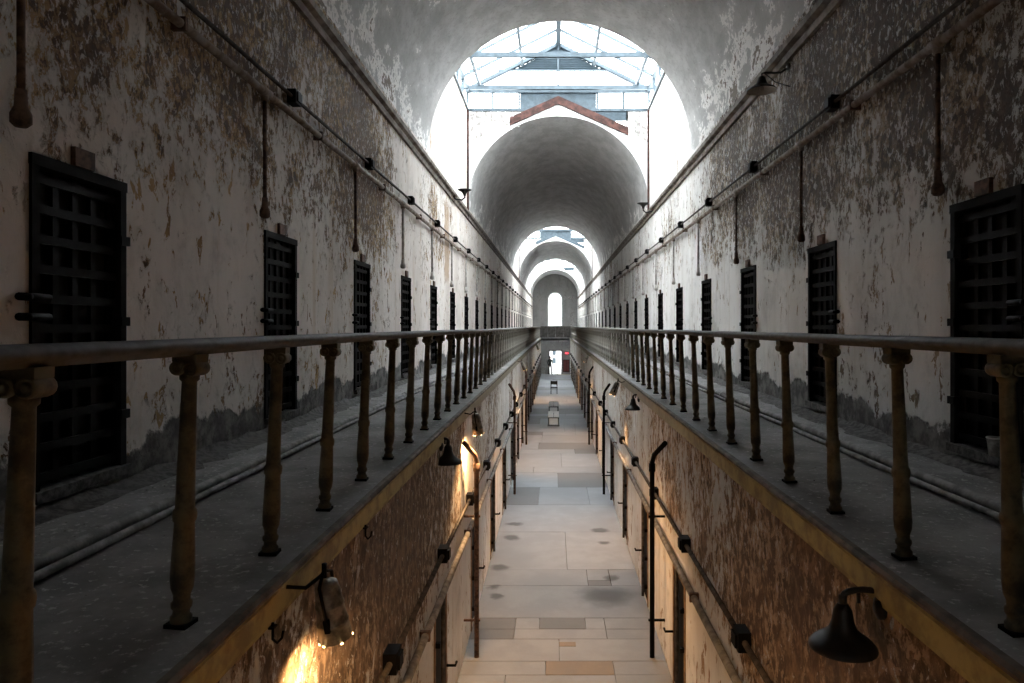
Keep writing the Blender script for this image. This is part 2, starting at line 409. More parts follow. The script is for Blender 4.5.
def skylight(n, y0, y1, label):
    R = struct(empty('window_%d' % n, (0, y0, SILL)), label)
    def P(g, name, mat, par=R):
        g.v = [(a, b - y0, c - SILL) for a, b, c in g.v]
        return g.build(name, mat, par)
    nb = max(4, round((y1 - y0) / 1.22)); st = (y1 - y0) / nb
    sl = (RIDGE - EAVE) / WX
    zr = lambda x: RIDGE - sl * abs(x)
    for s in (-1, 1):
        P(G().box(s * WX - .06, s * WX + .06, y0, y1, SILL - .05, SILL + .05), 'sill', M['steel'])
        P(G().box(s * WX - .07, s * WX + .07, y0, y1, EAVE - .05, EAVE + .06), 'eave_plate', M['steel'])
        for q in (1.2, 2.62):
            P(G().box(s * q - .04, s * q + .04, y0, y1, zr(q) - .16, zr(q) - .03), 'purlin', M['steel'])
        for b in range(nb + 1):
            y = y0 + st * b
            P(G().box(s * WX - .035, s * WX + .035, y - .03, y + .03, SILL, EAVE), 'mullion', M['steel'])
            P(G().prism([(0, RIDGE), (0, RIDGE - .09), (s * WX, EAVE - .0), (s * WX, EAVE + .09)], y - .012, y + .012), 'rafter', M['steel'])
        for b in range(nb):
            a, c = y0 + st * b + .03, y0 + st * (b + 1) - .03
            P(G().quad((0, a, RIDGE + .02), (0, c, RIDGE + .02), (s * WX, c, EAVE + .05), (s * WX, a, EAVE + .05)), 'roof_pane', M['glass'])
            P(G().quad((s * WX, a, SILL + .05), (s * WX, c, SILL + .05), (s * WX, c, EAVE - .05), (s * WX, a, EAVE - .05)), 'side_pane', M['glass'])
    P(G().box(-.08, .08, y0, y1, RIDGE - .22, RIDGE + .05), 'ridge_beam', M['steel'])
    for y in (y1 - .32, y1 - 3.1) + ((y1 - 6.0,) if y1 - y0 > 7.5 else ()):
        P(G().box(-3.42, 3.42, y - .05, y + .05, EAVE - .07, EAVE + .07), 'tie_beam', M['steel'])
    P(G().box(-.02, .02, y1 - .36, y1 - .28, EAVE, RIDGE - .1), 'king_rod', M['steel'])
    # far end: planks, clerestory band, glazed gable with louvres
    ye = y1 + .08
    npl = 24; pw = 2 * WX / npl; rnd = random.Random(n)
    for i in range(npl):
        x = -WX + pw * i
        if 13 <= i <= 20 and abs(x - 1.7) < .55: continue
        P(G().box(x + .006, x + pw - .006, ye, ye + .03 + rnd.uniform(0, .012), max(SPRING + WX + .02 if abs(x) < 1.3 else 0, min(top(x), top(x + pw)) - .12), SILL - .04), 'plank', M['plank'])
    P(G().box(1.1, 2.35, ye, ye + .04, top(1.1) - .1, SILL - .04), 'vent_board', M['louvre'])
    P(G().box(-WX, WX, ye - .04, ye + .06, SILL - .05, SILL + .04), 'end_sill', M['steel'])
    P(G().box(-WX - .05, WX + .05, ye - .05, ye + .06, EAVE - .05, EAVE + .05), 'end_plate', M['steel'])
    xs = [-WX, -2.2, -1.32, 1.32, 2.2, WX]
    for i, x in enumerate(xs):
        P(G().box(x - .035, x + .035, ye - .03, ye + .04, SILL, EAVE), 'end_mullion', M['steel'])
        if i < 5:
            if i == 2 and n < 4: P(G().box(x + .04, xs[i + 1] - .04, ye, ye + .03, SILL + .04, EAVE - .05), 'centre_panel', M['steel'])
            else: P(G().quad((x + .04, ye, SILL + .04), (xs[i + 1] - .04, ye, SILL + .04), (xs[i + 1] - .04, ye, EAVE - .05), (x + .04, ye, EAVE - .05)), 'end_pane', M['glass'])
    zl0, zl1 = EYE + 8.62, EYE + 9.12
    wl = lambda z: max(.0, (RIDGE - .08 - z) / sl)
    for s in (-1, 1):
        P(G().add([(0, ye, EAVE + .05), (s * wl(EAVE + .05), ye, EAVE + .05), (s * wl(zl0), ye, zl0), (0, ye, zl0)], [(0, 1, 2, 3)]), 'gable_pane', M['glass'])
        P(G().prism([(0, RIDGE + .05), (0, RIDGE - .10), (s * WX, EAVE - .02), (s * WX, EAVE + .13)], ye - .06, ye + .05), 'verge_rafter', M['steel'])
    nl = 7
    for i in range(nl):
        z = zl0 + (zl1 - zl0) * i / nl; dz = (zl1 - zl0) / nl
        P(G().add([(-wl(z), ye + .03, z + dz * .9), (wl(z), ye + .03, z + dz * .9), (wl(z), ye - .02, z), (-wl(z), ye - .02, z)], [(0, 1, 2, 3)]), 'louvre_slat', M['louvre'])
    P(G().add([(-wl(zl0), ye + .05, zl0), (wl(zl0), ye + .05, zl0), (wl(zl1), ye + .05, zl1), (-wl(zl1), ye + .05, zl1)], [(0, 1, 2, 3)]), 'louvre_backing', M['steel'])
    P(G().add([(-wl(zl1), ye, zl1), (wl(zl1), ye, zl1), (0, ye, RIDGE - .05)], [(0, 1, 2)]), 'apex_panel', M['louvre'])
    P(G().box(-WX, WX, ye - .02, ye + .03, zl0 - .03, zl0 + .02), 'gable_rail', M['steel'])
    P(G().box(-.03, .03, ye - .02, ye + .03, EAVE, RIDGE), 'gable_mullion', M['steel'])
    # near end wall of the lantern (seen only from below)
    P(G().add([(-WX, y0 - .05, SILL), (WX, y0 - .05, SILL), (WX, y0 - .05, EAVE), (0, y0 - .05, RIDGE), (-WX, y0 - .05, EAVE)], [(0, 1, 2, 3, 4)]), 'near_end_panel', M['steel'])
    # red-brown verge boards on the gable of the next vault
    for s in (-1, 1) if n < 4 else ():
        x1 = 1.62 if s < 0 else 2.35
        P(G().prism([(0, top(0) + .20), (0, top(0) - .06), (s * x1, top(x1) - .06), (s * x1, top(x1) + .20)], y1 - .09, y1 + .02), 'verge_board', M['verge' if n < 3 else 'steel'])
    return R
ordn = ['added unseen rear', 'nearest', 'second', 'farthest']
for i, (a, b) in enumerate(SKY):
    gable(a, -1, SILL, 'vault end wall on the near side of the %s skylight' % ordn[i])
    gable(b, 1, None, 'white gabled arch on the far side of the %s skylight' % ordn[i])
    skylight(i + 1, a, b, '%s glazed gable skylight with pale blue steel bars' % ordn[i])
    for s in (-1, 1):
        struct(G().box(s * WX - .06 if s > 0 else -WX + .0, s * WX if s > 0 else -WX + .06, b - .12, b - .02, SPRING - .4, SILL - .06).build('trim_corner', M['verge']),
               'brown corner strip, %s side, beyond %s skylight' % ('left' if s < 0 else 'right', ordn[i]))

# ------------------------------------------------------------------ end wall with tall arched window
def end_wall():
    y = YEND; hw, zb, zs = .82, EYE + .1, EYE + 3.6
    pts = [(-hw, zb), (hw, zb)] + [(hw * math.cos(PI * k / 16), zs + hw * math.sin(PI * k / 16)) for k in range(17)]
    g = G()
    g.quad((-WX, y, 0), (-hw, y, 0), (-hw, y, SPRING + WX), (-WX, y, SPRING + WX)); g.quad((hw, y, 0), (WX, y, 0), (WX, y, SPRING + WX), (hw, y, SPRING + WX))
    g.quad((-hw, y, 0), (hw, y, 0), (hw, y, zb), (-hw, y, zb))
    for k in range(16):
        (xa, za), (xb, zc) = pts[2 + k], pts[3 + k]
        g.quad((xa, y, za), (xb, y, zc), (xb, y, SPRING + WX), (xa, y, SPRING + WX))
    for a, b in zip(pts, pts[1:] + pts[:1]):
        g.quad((a[0], y, a[1]), (b[0], y, b[1]), (b[0], y + .35, b[1]), (a[0], y + .35, a[1]))
    struct(g.build('wall_end', M['end_w']), 'grey end wall with a tall arched window')
    W = struct(empty('window_5', (0, y, zb)), 'tall arched window in the end wall')
    n = len(pts)
    G().add([(a, .2, b - zb) for a, b in pts], [tuple(range(n))]).build('pane', M['glass'], W)
    f = G()
    big = [((a * 1.22), zb - .12 if b == zb else (b if b <= zs + 1e-6 else zs + (b - zs) * 1.22)) for a, b in pts]
    for i in range(n):
        j = (i + 1) % n
        a, b, c, d = pts[i], pts[j], big[j], big[i]
        f.quad((a[0], -.05, a[1] - zb), (b[0], -.05, b[1] - zb), (c[0], -.05, c[1] - zb), (d[0], -.05, d[1] - zb))
        f.quad((c[0], -.05, c[1] - zb), (d[0], -.05, d[1] - zb), (d[0], .0, d[1] - zb), (c[0], .0, c[1] - zb))
    f.build('surround', M['face'], W)
    G().box(-.02, .02, .15, .19, 0, zs - zb + hw).build('glazing_bar', M['frame'], W)
end_wall()

# ------------------------------------------------------------------ ground floor: slabs with open joints
floor = struct(G().box(-LX - .3, LX + .3, YB, YLOW + 1, -.25, -.035).build('floor', M['joint']), 'ground-floor corridor of patched concrete slabs')
def slab(x0, x1, y0, y1, m, dz=0.0):
    gp = .0035
    g = G().box(x0 + gp, x1 - gp, y0 + gp, y1 - gp, -.05, dz + random.uniform(-.002, .002), c=.004)
    return g.build('concrete_slab', M['slab'][m], floor)
A, B = -LX, LX
for r in [(A, -.76, 7.6, 8.97, 0), (-.76, .64, 7.6, 8.97, 0), (.64, B, 7.6, 8.97, 0),
          (A, -.25, 8.97, 9.34, 0), (-.25, .64, 8.97, 9.34, 3), (.64, B, 8.97, 9.34, 0),
          (A, -.07, 9.34, 10.0, 0), (-.07, B, 9.34, 10.0, 0),
          (A, -.72, 10.0, 10.33, 2), (-.72, .62, 10.0, 10.33, 0), (.62, B, 10.0, 10.33, 1),
          (A, -.72, 10.33, 10.72, 2), (-.72, -.36, 10.33, 10.72, 0), (-.36, .33, 10.33, 10.72, 2), (.33, .62, 10.33, 10.72, 0), (.62, B, 10.33, 10.72, 1),
          (A, B, 10.72, 12.05, 1), (A, .45, 12.05, 12.85, 1), (.45, .85, 12.05, 12.3, 2), (.85, B, 12.05, 12.85, 1), (.45, .85, 12.3, 12.85, 1),
          (A, .1, 12.85, 15.2, 0), (.1, B, 12.85, 15.2, 0)]:
    slab(*r)
slab(-.07, .17, 9.76, 9.90, 3, .006)
y = -1.0
def row(y0, y1, rnd):
    k = rnd.choice([1, 2, 2, 3]); cuts = sorted([A] + [rnd.uniform(-.9, .9) for _ in range(k - 1)] + [B])
    if k == 3 and cuts[2] - cuts[1] < .4: cuts.pop(1)
    for a, b in zip(cuts, cuts[1:]):
        slab(a, b, y0, y1, rnd.choices([0, 1, 2, 3], [.36, .36, .22, .06 if y1 - y0 < 1 else 0])[0])
rnd = random.Random(21)
for y0, y1, L in ((-2.6, 7.6, 1.7), (15.2, YLOW + .2, 1.5)):
    y = y0
    while y < y1 - .3:
        e = min(y1, y + rnd.choice([.6, .9, 1.4, 1.9, 2.3])); row(y, e, rnd); y = e

# ------------------------------------------------------------------ galleries
for s, nm in ((-1, 'left'), (1, 'right')):
    g = G(); x0, x1 = sorted((s * EX, s * (WX + .02)))
    nx, ny = 6, 70; rnd = random.Random(5 + s); v = []; f = []
    for j in range(ny + 1):
        for i in range(nx + 1):
            v.append((x0 + (x1 - x0) * i / nx, YB + (YLOW - YB) * j / ny, GZ + (rnd.uniform(-.012, .006) if 0 < i < nx else 0)))
    for j in range(ny):
        for i in range(nx): a = j * (nx + 1) + i; f.append((a, a + 1, a + nx + 2, a + nx + 1))
    g.add(v, f, True)
    xi, xo = s * (EX + .03), s * (WX + .02)
    g.quad((xi, YB, GZ - .2), (xo, YB, GZ - .2), (xo, YLOW, GZ - .2), (xi, YLOW, GZ - .2))
    struct(g.build('floor_gallery_' + nm, M['gallery']), 'dusty stone walkway of the %s gallery' % nm)
    prof = lambda L: [(s * a, GZ + b) for a, b in L]
    struct(G().prism(prof([(EX - .02, -.028), (EX - .024, -.012), (EX - .012, .004), (EX + .02, .004), (EX + .02, -.028)]), YB, YLOW).build('trim_nosing_' + nm, M['nosing']), 'brown worn stone edge of the %s gallery' % nm)
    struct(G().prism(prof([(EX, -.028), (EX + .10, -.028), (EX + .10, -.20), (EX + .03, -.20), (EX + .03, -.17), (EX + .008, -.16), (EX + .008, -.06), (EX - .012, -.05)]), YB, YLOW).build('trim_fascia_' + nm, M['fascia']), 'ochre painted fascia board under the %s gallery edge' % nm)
    # cornice under the vault springing
    struct(G().prism([(s * (WX - a), EYE + b) for a, b in [(-.02, 3.58), (.05, 3.58), (.06, 3.64), (.035, 3.66), (.035, 3.70), (.10, 3.73), (.11, 3.80), (.06, 3.83), (-.02, 3.86)]], YB, YEND).build('trim_cornice_' + nm, M['cornice']), 'moulded cornice along the top of the %s wall' % nm)
struct(G().box(-WX, WX, YLOW, YEND, GZ - .25, GZ).build('floor_upper_end', M['gallery']), 'solid upper floor beyond the bridge at the far end')
struct(G().box(-EX, EX, -4.5, -.5, GZ - .2, GZ).build('floor_bridge', M['gallery']), 'bridge between the galleries where the viewer stands')

# ------------------------------------------------------------------ railings
BX, HB = 1.475, .955
prof = [(0, .036), (.02, .037), (.03, .029), (.045, .028), (.055, .035), (.07, .036), (.08, .028), (.10, .029), (.125, .038), (.16, .0415), (.24, .0395), (.36, .034), (.365, .039), (.385, .041), (.40, .039), (.408, .033), (.55, .031), (.86, .0255), (.868, .033), (.882, .034), (.89, .027), (HB - .02, .027)]
def flute(g, prof, n=16):
    v = []; f = []
    for (z, r) in prof:
        for k in range(n):
            q = r * (1 - (.07 if k % 2 and (.13 < z < .35 or .41 < z < .86) else 0)); a = 2 * PI * k / n
            v.append((q * math.cos(a), q * math.sin(a), z))
    for i in range(len(prof) - 1):
        for k in range(n):
            a = i * n + k; b = i * n + (k + 1) % n; f.append((a, b, b + n, a + n))
    g.add(v, f, True); return g
shaft_me = flute(G(), prof).mesh('baluster'); shaft_me.materials.append(M['bal'])
cg = G()
for s in (-1, 1):                                     # ionic scroll: two drums with a raised eye
    Mx = Matrix.Translation((s * .027, 0, HB - .046)) @ Matrix.Rotation(PI / 2, 4, 'X')
    cg.lathe([(-.040, .004), (-.040, .010), (-.035, .011), (-.035, .017), (-.041, .019), (-.041, .025), (-.034, .027), (.034, .027), (.041, .025), (.041, .019), (.035, .017), (.035, .011), (.040, .010), (.040, .004)], 14, Mx)
cg.box(-.046, .046, -.036, .036, HB - .024, HB + .004)
cap_me = cg.mesh('scroll_capital'); cap_me.materials.append(M['bal'])
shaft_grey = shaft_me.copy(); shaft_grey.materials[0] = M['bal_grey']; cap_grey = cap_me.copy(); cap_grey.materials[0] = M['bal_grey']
foot_me = G().box(-.04, .04, -.04, .04, -.012, .003).mesh('foot_plate'); foot_me.materials.append(M['iron'])
RZ = GZ + .012 + HB
LEAN = .036
for s, nm, y0 in ((-1, 'left', .15), (1, 'right', .09)):
    R = empty('gallery_railing', (s * BX, 0, GZ))
    tag(R, 'long dark handrail on rusty ochre balusters along the %s gallery edge' % nm, 'railing', 'gallery railings')
    y = y0; yy = []
    while y < YLOW - .2: yy.append(y); y += .785
    for y in yy:
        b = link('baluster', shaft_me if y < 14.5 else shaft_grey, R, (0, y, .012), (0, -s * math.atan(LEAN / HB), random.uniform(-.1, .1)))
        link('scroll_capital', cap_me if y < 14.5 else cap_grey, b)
        if y < 14: link('foot_plate', foot_me, b)
    xr = -s * LEAN
    pr = [(-.028, 0), (.028, 0), (.034, .014), (.058, .020), (.062, .034), (.056, .048), (.03, .058), (-.03, .058), (-.056, .048), (-.062, .034), (-.058, .020), (-.034, .014)]
    g = G(); ny = 90; v = []; f = []; rnd = random.Random(3 + s)
    for j in range(ny + 1):
        yq = -3 + (YLOW + 3) * j / ny; sg = -.012 * math.exp(-((yq - 13) / 5) ** 2) + rnd.uniform(-.002, .002)
        for a, b in pr: v.append((xr + a, yq, HB + .012 + b + sg))
    n = len(pr)
    for j in range(ny):
        for i in range(n): q = j * n + i; r = j * n + (i + 1) % n; f.append((q, r, r + n, q + n))
    f += [tuple(range(n)), tuple(ny * n + i for i in range(n - 1, -1, -1))]
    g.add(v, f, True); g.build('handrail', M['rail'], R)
# railing that closes the well at the far end
R = empty('bridge_parapet', (0, YLOW + .09, GZ)); tag(R, 'dark solid parapet of the bridge across the far end', 'parapet')
for i in range(4):
    G().box(-EX - .12 + i * .715 + .01, -EX - .12 + (i + 1) * .715 - .01, -.03, .03, .04, .96).build('panel', M['parapet'], R)
G().box(-EX - .15, EX + .15, -.06, .06, .96, 1.04).build('top_rail', M['frame'], R)
G().box(-EX - .15, EX + .15, -.05, .05, 0, .05).build('bottom_rail', M['parapet'], R)

# ------------------------------------------------------------------ doors
nth = lambda k: ['first', 'second', 'third', 'fourth', 'fifth', 'sixth', 'seventh', 'eighth', 'ninth', 'tenth'][k] if k < 10 else '%dth' % (k + 1)
dn = [0]
def shared(fn):
    c = {}
    def w(key, mat, build):
        if key not in c:
            g = build(); me = g.mesh(key); me.materials.append(mat); c[key] = me
        return c[key]
    return w
share = shared(None)
def upper_door(s, k, y0, y1, z0, z1, nm):
    dn[0] += 1; W, H = y1 - y0, z1 - z0
    R = struct(empty('door_%d' % dn[0], (s * WX, (y0 + y1) / 2, z0)), '%s upper gallery cell door on the %s, dark iron lattice' % (nth(k).capitalize(), nm))
    # local: x>0 into the room side => use sign -s
    i = -s
    def bx(name, mat, x0, x1, ya, yb, za, zb):
        a, b = sorted((i * x0, i * x1))
        key = '%s_%d_%.3f_%.3f_%.3f_%.3f' % (name, s, x0, ya, za, zb)
        return link(name, share(key, mat, lambda: G().box(a, b, ya, yb, za, zb)), R)
    bx('jamb', M['black_frame'], -.10, .018, -W / 2 - .015, -W / 2 + .045, -.02, H + .03); bx('jamb', M['black_frame'], -.10, .018, W / 2 - .045, W / 2 + .015, -.02, H + .03)
    bx('lintel', M['black_frame'], -.10, .022, -W / 2 - .02, W / 2 + .02, H - .03, H + .035)
    bx('sill', M['rubble'], -.28, .05, -W / 2 - .02, W / 2 + .02, -.06, .0)
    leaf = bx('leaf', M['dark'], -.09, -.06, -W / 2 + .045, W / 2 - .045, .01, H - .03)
    def st(name, x0, x1, ya, yb, za, zb):
        a, b = sorted((i * x0, i * x1)); o = bx(name, M['iron'], x0, x1, ya, yb, za, zb); o.parent = leaf; return o
    nv, nh = 5, 11
    if y0 < 18:
        for q in range(nv):
            c = -W / 2 + .075 + (W - .15) * q / (nv - 1); st('vertical_strap', -.06, -.035, c - .026, c + .026, .01, H - .03)
        for q in range(nh):
            c = .06 + (H - .15) * q / (nh - 1); st('cross_strap', -.04, -.018, -W / 2 + .045, W / 2 - .045, c - .026, c + .026)
    else:
        def lat():
            g = G()
            for q in range(nv):
                c = -W / 2 + .075 + (W - .15) * q / (nv - 1); a, b = sorted((i * -.06, i * -.035)); g.box(a, b, c - .026, c + .026, .01, H - .03)
            for q in range(nh):
                c = .06 + (H - .15) * q / (nh - 1); a, b = sorted((i * -.04, i * -.018)); g.box(a, b, -W / 2 + .045, W / 2 - .045, c - .026, c + .026)
            return g
        o = link('strap_lattice', share('lattice%d' % s, M['iron'], lat), leaf)
    if y0 < 45:
        for zq in (.34, .34 + .62, 1.5):
            bx('hinge', M['iron'], -.02, .035, W / 2 - .06, W / 2 + .03, zq - .03, zq + .03)
        for zq in (.98, 1.09):
            o = link('bolt', share('bolt%d' % s, M['iron'], lambda: G().tube([(0, -.13, 0), (0, .10, 0)], .022, 8).tube([(0, -.10, 0), (i * .05, -.10, 0)], .017, 6)), R, (i * .03, -W / 2 + .0, zq))
        bx('head_box', M['rust'], .004, .035, -.10, .08, H + .037, H + .15)
for s, nm in ((-1, 'left'), (1, 'right')):
    for k, (a, b, c, d) in enumerate(UP[s]):
        upper_door(s, k, a, b, c, d, nm)
def lower_door(s, k, y0, y1, z0, z1, nm):
    dn[0] += 1; W, H = y1 - y0, z1 - z0; i = -s
    R = struct(empty('door_%d' % dn[0], (s * LX, (y0 + y1) / 2, z0)), '%s ground-floor cell door below the %s gallery, dark with brown frame' % (nth(k).capitalize(), nm))
    def bx(name, mat, x0, x1, ya, yb, za, zb):
        a, b = sorted((i * x0, i * x1))
        key = 'low_%s_%d_%.3f_%.3f_%.3f_%.3f' % (name, s, x0, ya, za, zb)
        return link(name, share(key, mat, lambda: G().box(a, b, ya, yb, za, zb)), R)
    bx('jamb', M['woodframe'], -.12, .012, -W / 2 - .05, -W / 2 + .02, -.06, H + .06); bx('jamb', M['woodframe'], -.12, .012, W / 2 - .02, W / 2 + .05, -.06, H + .06)
    bx('lintel', M['woodframe'], -.12, .012, -W / 2 + .02, W / 2 - .02, H - .03, H + .06)
    leaf = bx('leaf', M['iron'], -.05, .004, -W / 2 + .02, W / 2 - .02, .0, H - .03)
    for zq in (.25, .7, 1.15):
        o = bx('hinge', M['iron'], -.05, .06, -W / 2 - .02, -W / 2 + .03, zq - .025, zq + .025)
    o = link('latch', share('latch%d' % s, M['iron'], lambda: G().tube([(0, -.05, 0), (i * .10, -.05, 0), (i * .10, .04, 0)], .015, 6)), R, (i * .02, W / 2, .62))
for s, nm in ((-1, 'left'), (1, 'right')):
    for k, q in enumerate(LOW[s]):
        lower_door(s, k, *q, nm)

# ------------------------------------------------------------------ pipes and conduits
for s, nm in ((-1, 'left'), (1, 'right')):
    i = -s; zp = EYE + 2.30; xw = s * WX
    R = empty('wall_pipe', (xw + i * .07, 0, zp)); tag(R, 'beige pipe with dropped branches high on the %s upper wall' % nm, 'pipe', 'long wall pipes')
    G().tube([(0, YB, 0), (0, 20, .0), (0, 60, 0), (0, YEND, 0)], .038, 10).build('main_pipe', M['pipe'], R)
    y = (3.73 if s < 0 else 5.69) - .0; k = 0
    dme = share('drop%d' % s, M['rust'], lambda: G().tube([(0, 0, 0), (0, 0, -1.10)], .020, 8))
    fme = share('dropfoot%d' % s, M['rust'], lambda: G().lathe([(-1.24, .03), (-1.22, .05), (-1.17, .05), (-1.13, .032), (-1.04, .027), (-1.04, .018)], 10))
    tme = share('tee', M['pipe'], lambda: G().tube([(0, -.09, 0), (0, .09, 0)], .05, 10).tube([(0, 0, 0), (0, 0, -.09)], .04, 8))
    cme = share('clip%d' % s, M['rust'], lambda: G().box(*sorted((-i * .07, i * .045)), -.02, .02, -.05, .05))
    dpl = share('paledrop%d' % s, M['palepipe'], lambda: G().tube([(0, 0, 0), (0, 0, -1.10)], .024, 8))
    fpl = share('palefoot%d' % s, M['palepipe'], lambda: G().lathe([(-1.22, .03), (-1.20, .05), (-1.15, .05), (-1.12, .035), (-1.04, .03), (-1.04, .02)], 10))
    while y < 90:
        t = link('tee_fitting', tme, R, (0, y, 0)); d = link('drop_pipe', dme if y < 12 else dpl, R, (0, y, 0)); link('pipe_foot', fme if y < 12 else fpl, d)
        if y < 40: link('wall_clip', cme, R, (0, y + 1.6, 0))
        y += PITCH
    zc = EYE + 2.51
    C = empty('conduit', (xw + i * .05, 0, zc)); tag(C, 'dark conduit with square boxes above the pipe on the %s upper wall' % nm, 'conduit', 'wall conduits')
    G().tube([(0, YB, 0), (0, 40, 0), (0, YEND, 0)], .02, 8).build('conduit_run', M['conduit'], C)
    bme = share('jbox%d' % s, M['iron'], lambda: G().box(*sorted((-i * .048, i * .05)), -.085, .085, -.075, .075).box(*sorted((i * .05, i * .07)), -.06, .06, -.05, .05))
    y = 7.7 - PITCH if s < 0 else 7.9 - PITCH
    while y < 90: link('junction_box', bme, C, (0, y, 0)); y += PITCH
    # pipes lying on the gallery floor
    for q, (xf, r, y1, lab) in enumerate(((2.30, .022, YLOW, 'thin'), (2.39, .034, 34 if s < 0 else 48, 'thick'))):
        o = empty('floor_pipe', (s * xf, 0, GZ + r)); tag(o, '%s grey pipe lying along the %s gallery floor' % (lab, nm), 'pipe', 'floor pipes')
        rnd = random.Random(q * 7 + s); pts = [(rnd.uniform(-.025, .025), yy, .004) for yy in [YB + k * 4.5 for k in range(int((y1 - YB) / 4.5) + 1)]]
        G().tube(pts, r, 8).build('pipe_run', M['floorpipe'], o)
        for p in pts[1::2]: G().tube([(p[0], p[1] - .06, p[2]), (p[0], p[1] + .06, p[2])], r * 1.25, 8).build('coupling', M['floorpipe'], o)
    # lower wall services
    xl = s * LX
    R = empty('lower_pipe', (xl + i * .055, 0, 1.66)); tag(R, 'pale thick pipe above the ground-floor doors on the %s' % nm, 'pipe', 'ground-floor pipes')
    G().tube([(0, -3, 0), (0, 30, 0), (0, YLOW, 0)], .036, 10).build('main_pipe', M['floorpipe'], R)
    y = 3.2 if s < 0 else 4.1
    c2 = share('lowclip%d' % s, M['rust'], lambda: G().box(*sorted((-i * .051, i * .042)), -.02, .02, -.045, .045))
    d2 = share('lowdrop%d' % s, M['conduit'], lambda: G().tube([(0, 0, 0), (0, 0, -1.58)], .022, 8))
    while y < 60: link('pipe_bracket', c2, R, (0, y, 0)); link('drop_pipe', d2, R, (0, y + 1.0, 0)); y += PITCH
    C = empty('lower_conduit', (xl + i * .05, 0, 2.06)); tag(C, 'dark conduit with boxes midway up the ground-floor wall on the %s' % nm, 'conduit', 'ground-floor conduits')
    G().tube([(0, -3, 0), (0, 30, 0), (0, YLOW, 0)], .024, 8).build('conduit_run', M['conduit'], C)
    y = 5.06 if s < 0 else 5.4
    while y < 60: link('junction_box', bme, C, (0, y, 0)); y += 2.35 if y < 20 else PITCH
    for q, yv in enumerate((9.45, 18.6, 26.4)):
        o = empty('downpipe', (xl + i * .175, yv, 0)); tag(o, '%s downpipe with a bent top on the %s ground-floor wall' % (('nearest', 'second', 'third')[q] + (' rusty' if s < 0 else ' black'), nm), 'pipe', 'ground-floor downpipes')
        m = M['rust'] if s < 0 else M['iron']
        G().tube([(0, 0, 0), (0, 0, 2.62), (-i * .02, -.05, 2.74), (-i * .12, -.36, 2.95)], .033, 10).build('pipe_run', m, o)
        G().lathe([(2.50, .034), (2.51, .046), (2.61, .046), (2.62, .034)], 10).build('collar', m, o)
        for zq in (.5, 1.9):
            G().box(*sorted((-i * .172, i * .05)), -.018, .018, zq - .012, zq + .012).build('wall_strap', m, o)

# ------------------------------------------------------------------ lamps
def bell_shade_g(r=.15):
    return G().lathe([(.0, r), (.012, r), (.035, r * .86), (.06, r * .62), (.085, r * .42), (.12, r * .33), (.175, r * .27), (.20, r * .16), (.205, .01)], 24, cap=False)
def inner_g(r=.15):
    return G().lathe([(.002, r * .985), (.03, r * .83), (.055, r * .58), (.08, r * .38), (.085, .002)], 24, cap=False)
def bell_lamp(s, x, y, z, xwall, label, r=.15, upper=False):
    i = -s
    R = empty('bell_lamp', (x, y, z)); tag(R, label, 'lamp', 'old bell-shade lamps')
    sh = bell_shade_g(r).build('shade', M['shade'], R); inner_g(r).build('reflector', M['shade_in'], sh)
    G().lathe([(-.005, .002), (.0, .02), (.03, .03), (.06, .022), (.08, .012)], 10).build('bulb', M['shade_in'], R)
    dx = xwall - x
    arm = G()
    if upper:
        arm.tube([(0, 0, .19), (0, 0, .235), (dx * .12, 0, .25), (dx * .5, 0, .245), (dx * .7, -.0, .25), (dx, 0, .33)], .013, 8)
        arm.tube([(dx * .1, 0, .24), (dx * .5, 0, .12), (dx, -.05, .04)], .007, 6)
    else:
        pts = [(0, 0, .19)] + [(dx * .5 - dx * .5 * math.cos(a), 0, .235 + .03 * math.sin(a)) for a in [PI * k / 8 for k in range(7)]] + [(dx, 0, .18)]
        arm.tube(pts, .015, 8); arm.tube([(0, 0, .2), (0, 0, .24)], .02, 8)
        arm.tube([(dx * .4, 0, .26), (dx * .4, 0, GZ - .195 - z)], .009, 6)
    arm.build('gooseneck_arm', M['shade'], R)
    G().lathe([(0, .05), (.02, .05), (.035, .02)], 12, Matrix.Translation((dx, 0, .33 if upper else .18)) @ Matrix.Rotation(PI / 2 * (1 if i > 0 else -1), 4, 'Y')).build('wall_plate', M['shade'], R)
    return R
ZB = EYE - 1.47
bell_lamp(1, 1.18, 3.2, ZB, LX, 'large black bell lamp under the near right gallery, closest of its kind')
bell_lamp(-1, -1.295 + .02, 7.5, ZB, -LX, 'black bell lamp below the left gallery beside the rusty downpipe', .15)
bell_lamp(1, 1.25, 12.3, ZB, LX, 'small grey bell lamp below the right gallery, midway down the block')
bell_lamp(1, 2.68, 9.5, EYE + 3.19, WX, 'black dish lamp on a bracket below the right cornice', .2, True)
def dish_up(s, y, label):
    i = -s
    R = empty('upturned_lamp', (s * (WX - .36), y, EYE + 3.72)); tag(R, label, 'lamp', 'upturned cornice lamps')
    G().lathe([(.0, .03), (.06, .05), (.12, .10), (.16, .19), (.175, .20), (.16, .185), (.13, .09)], 20, cap=False).build('shade', M['shade'], R)
    G().tube([(0, 0, .03), (0, 0, -.05), (s * .08, 0, -.12), (s * .26, 0, -.09), (s * .36, 0, .0)], .022, 8).build('curved_stem', M['shade'], R)
    G().box(*sorted((s * .27, s * .36)), -.08, .08, -.06, .08).build('fixing_box', M['rust'], R)
dish_up(1, 22.2, 'upturned dish lamp on the right cornice under the skylight')
dish_up(-1, 20.0, 'upturned lamp on the left cornice under the skylight')

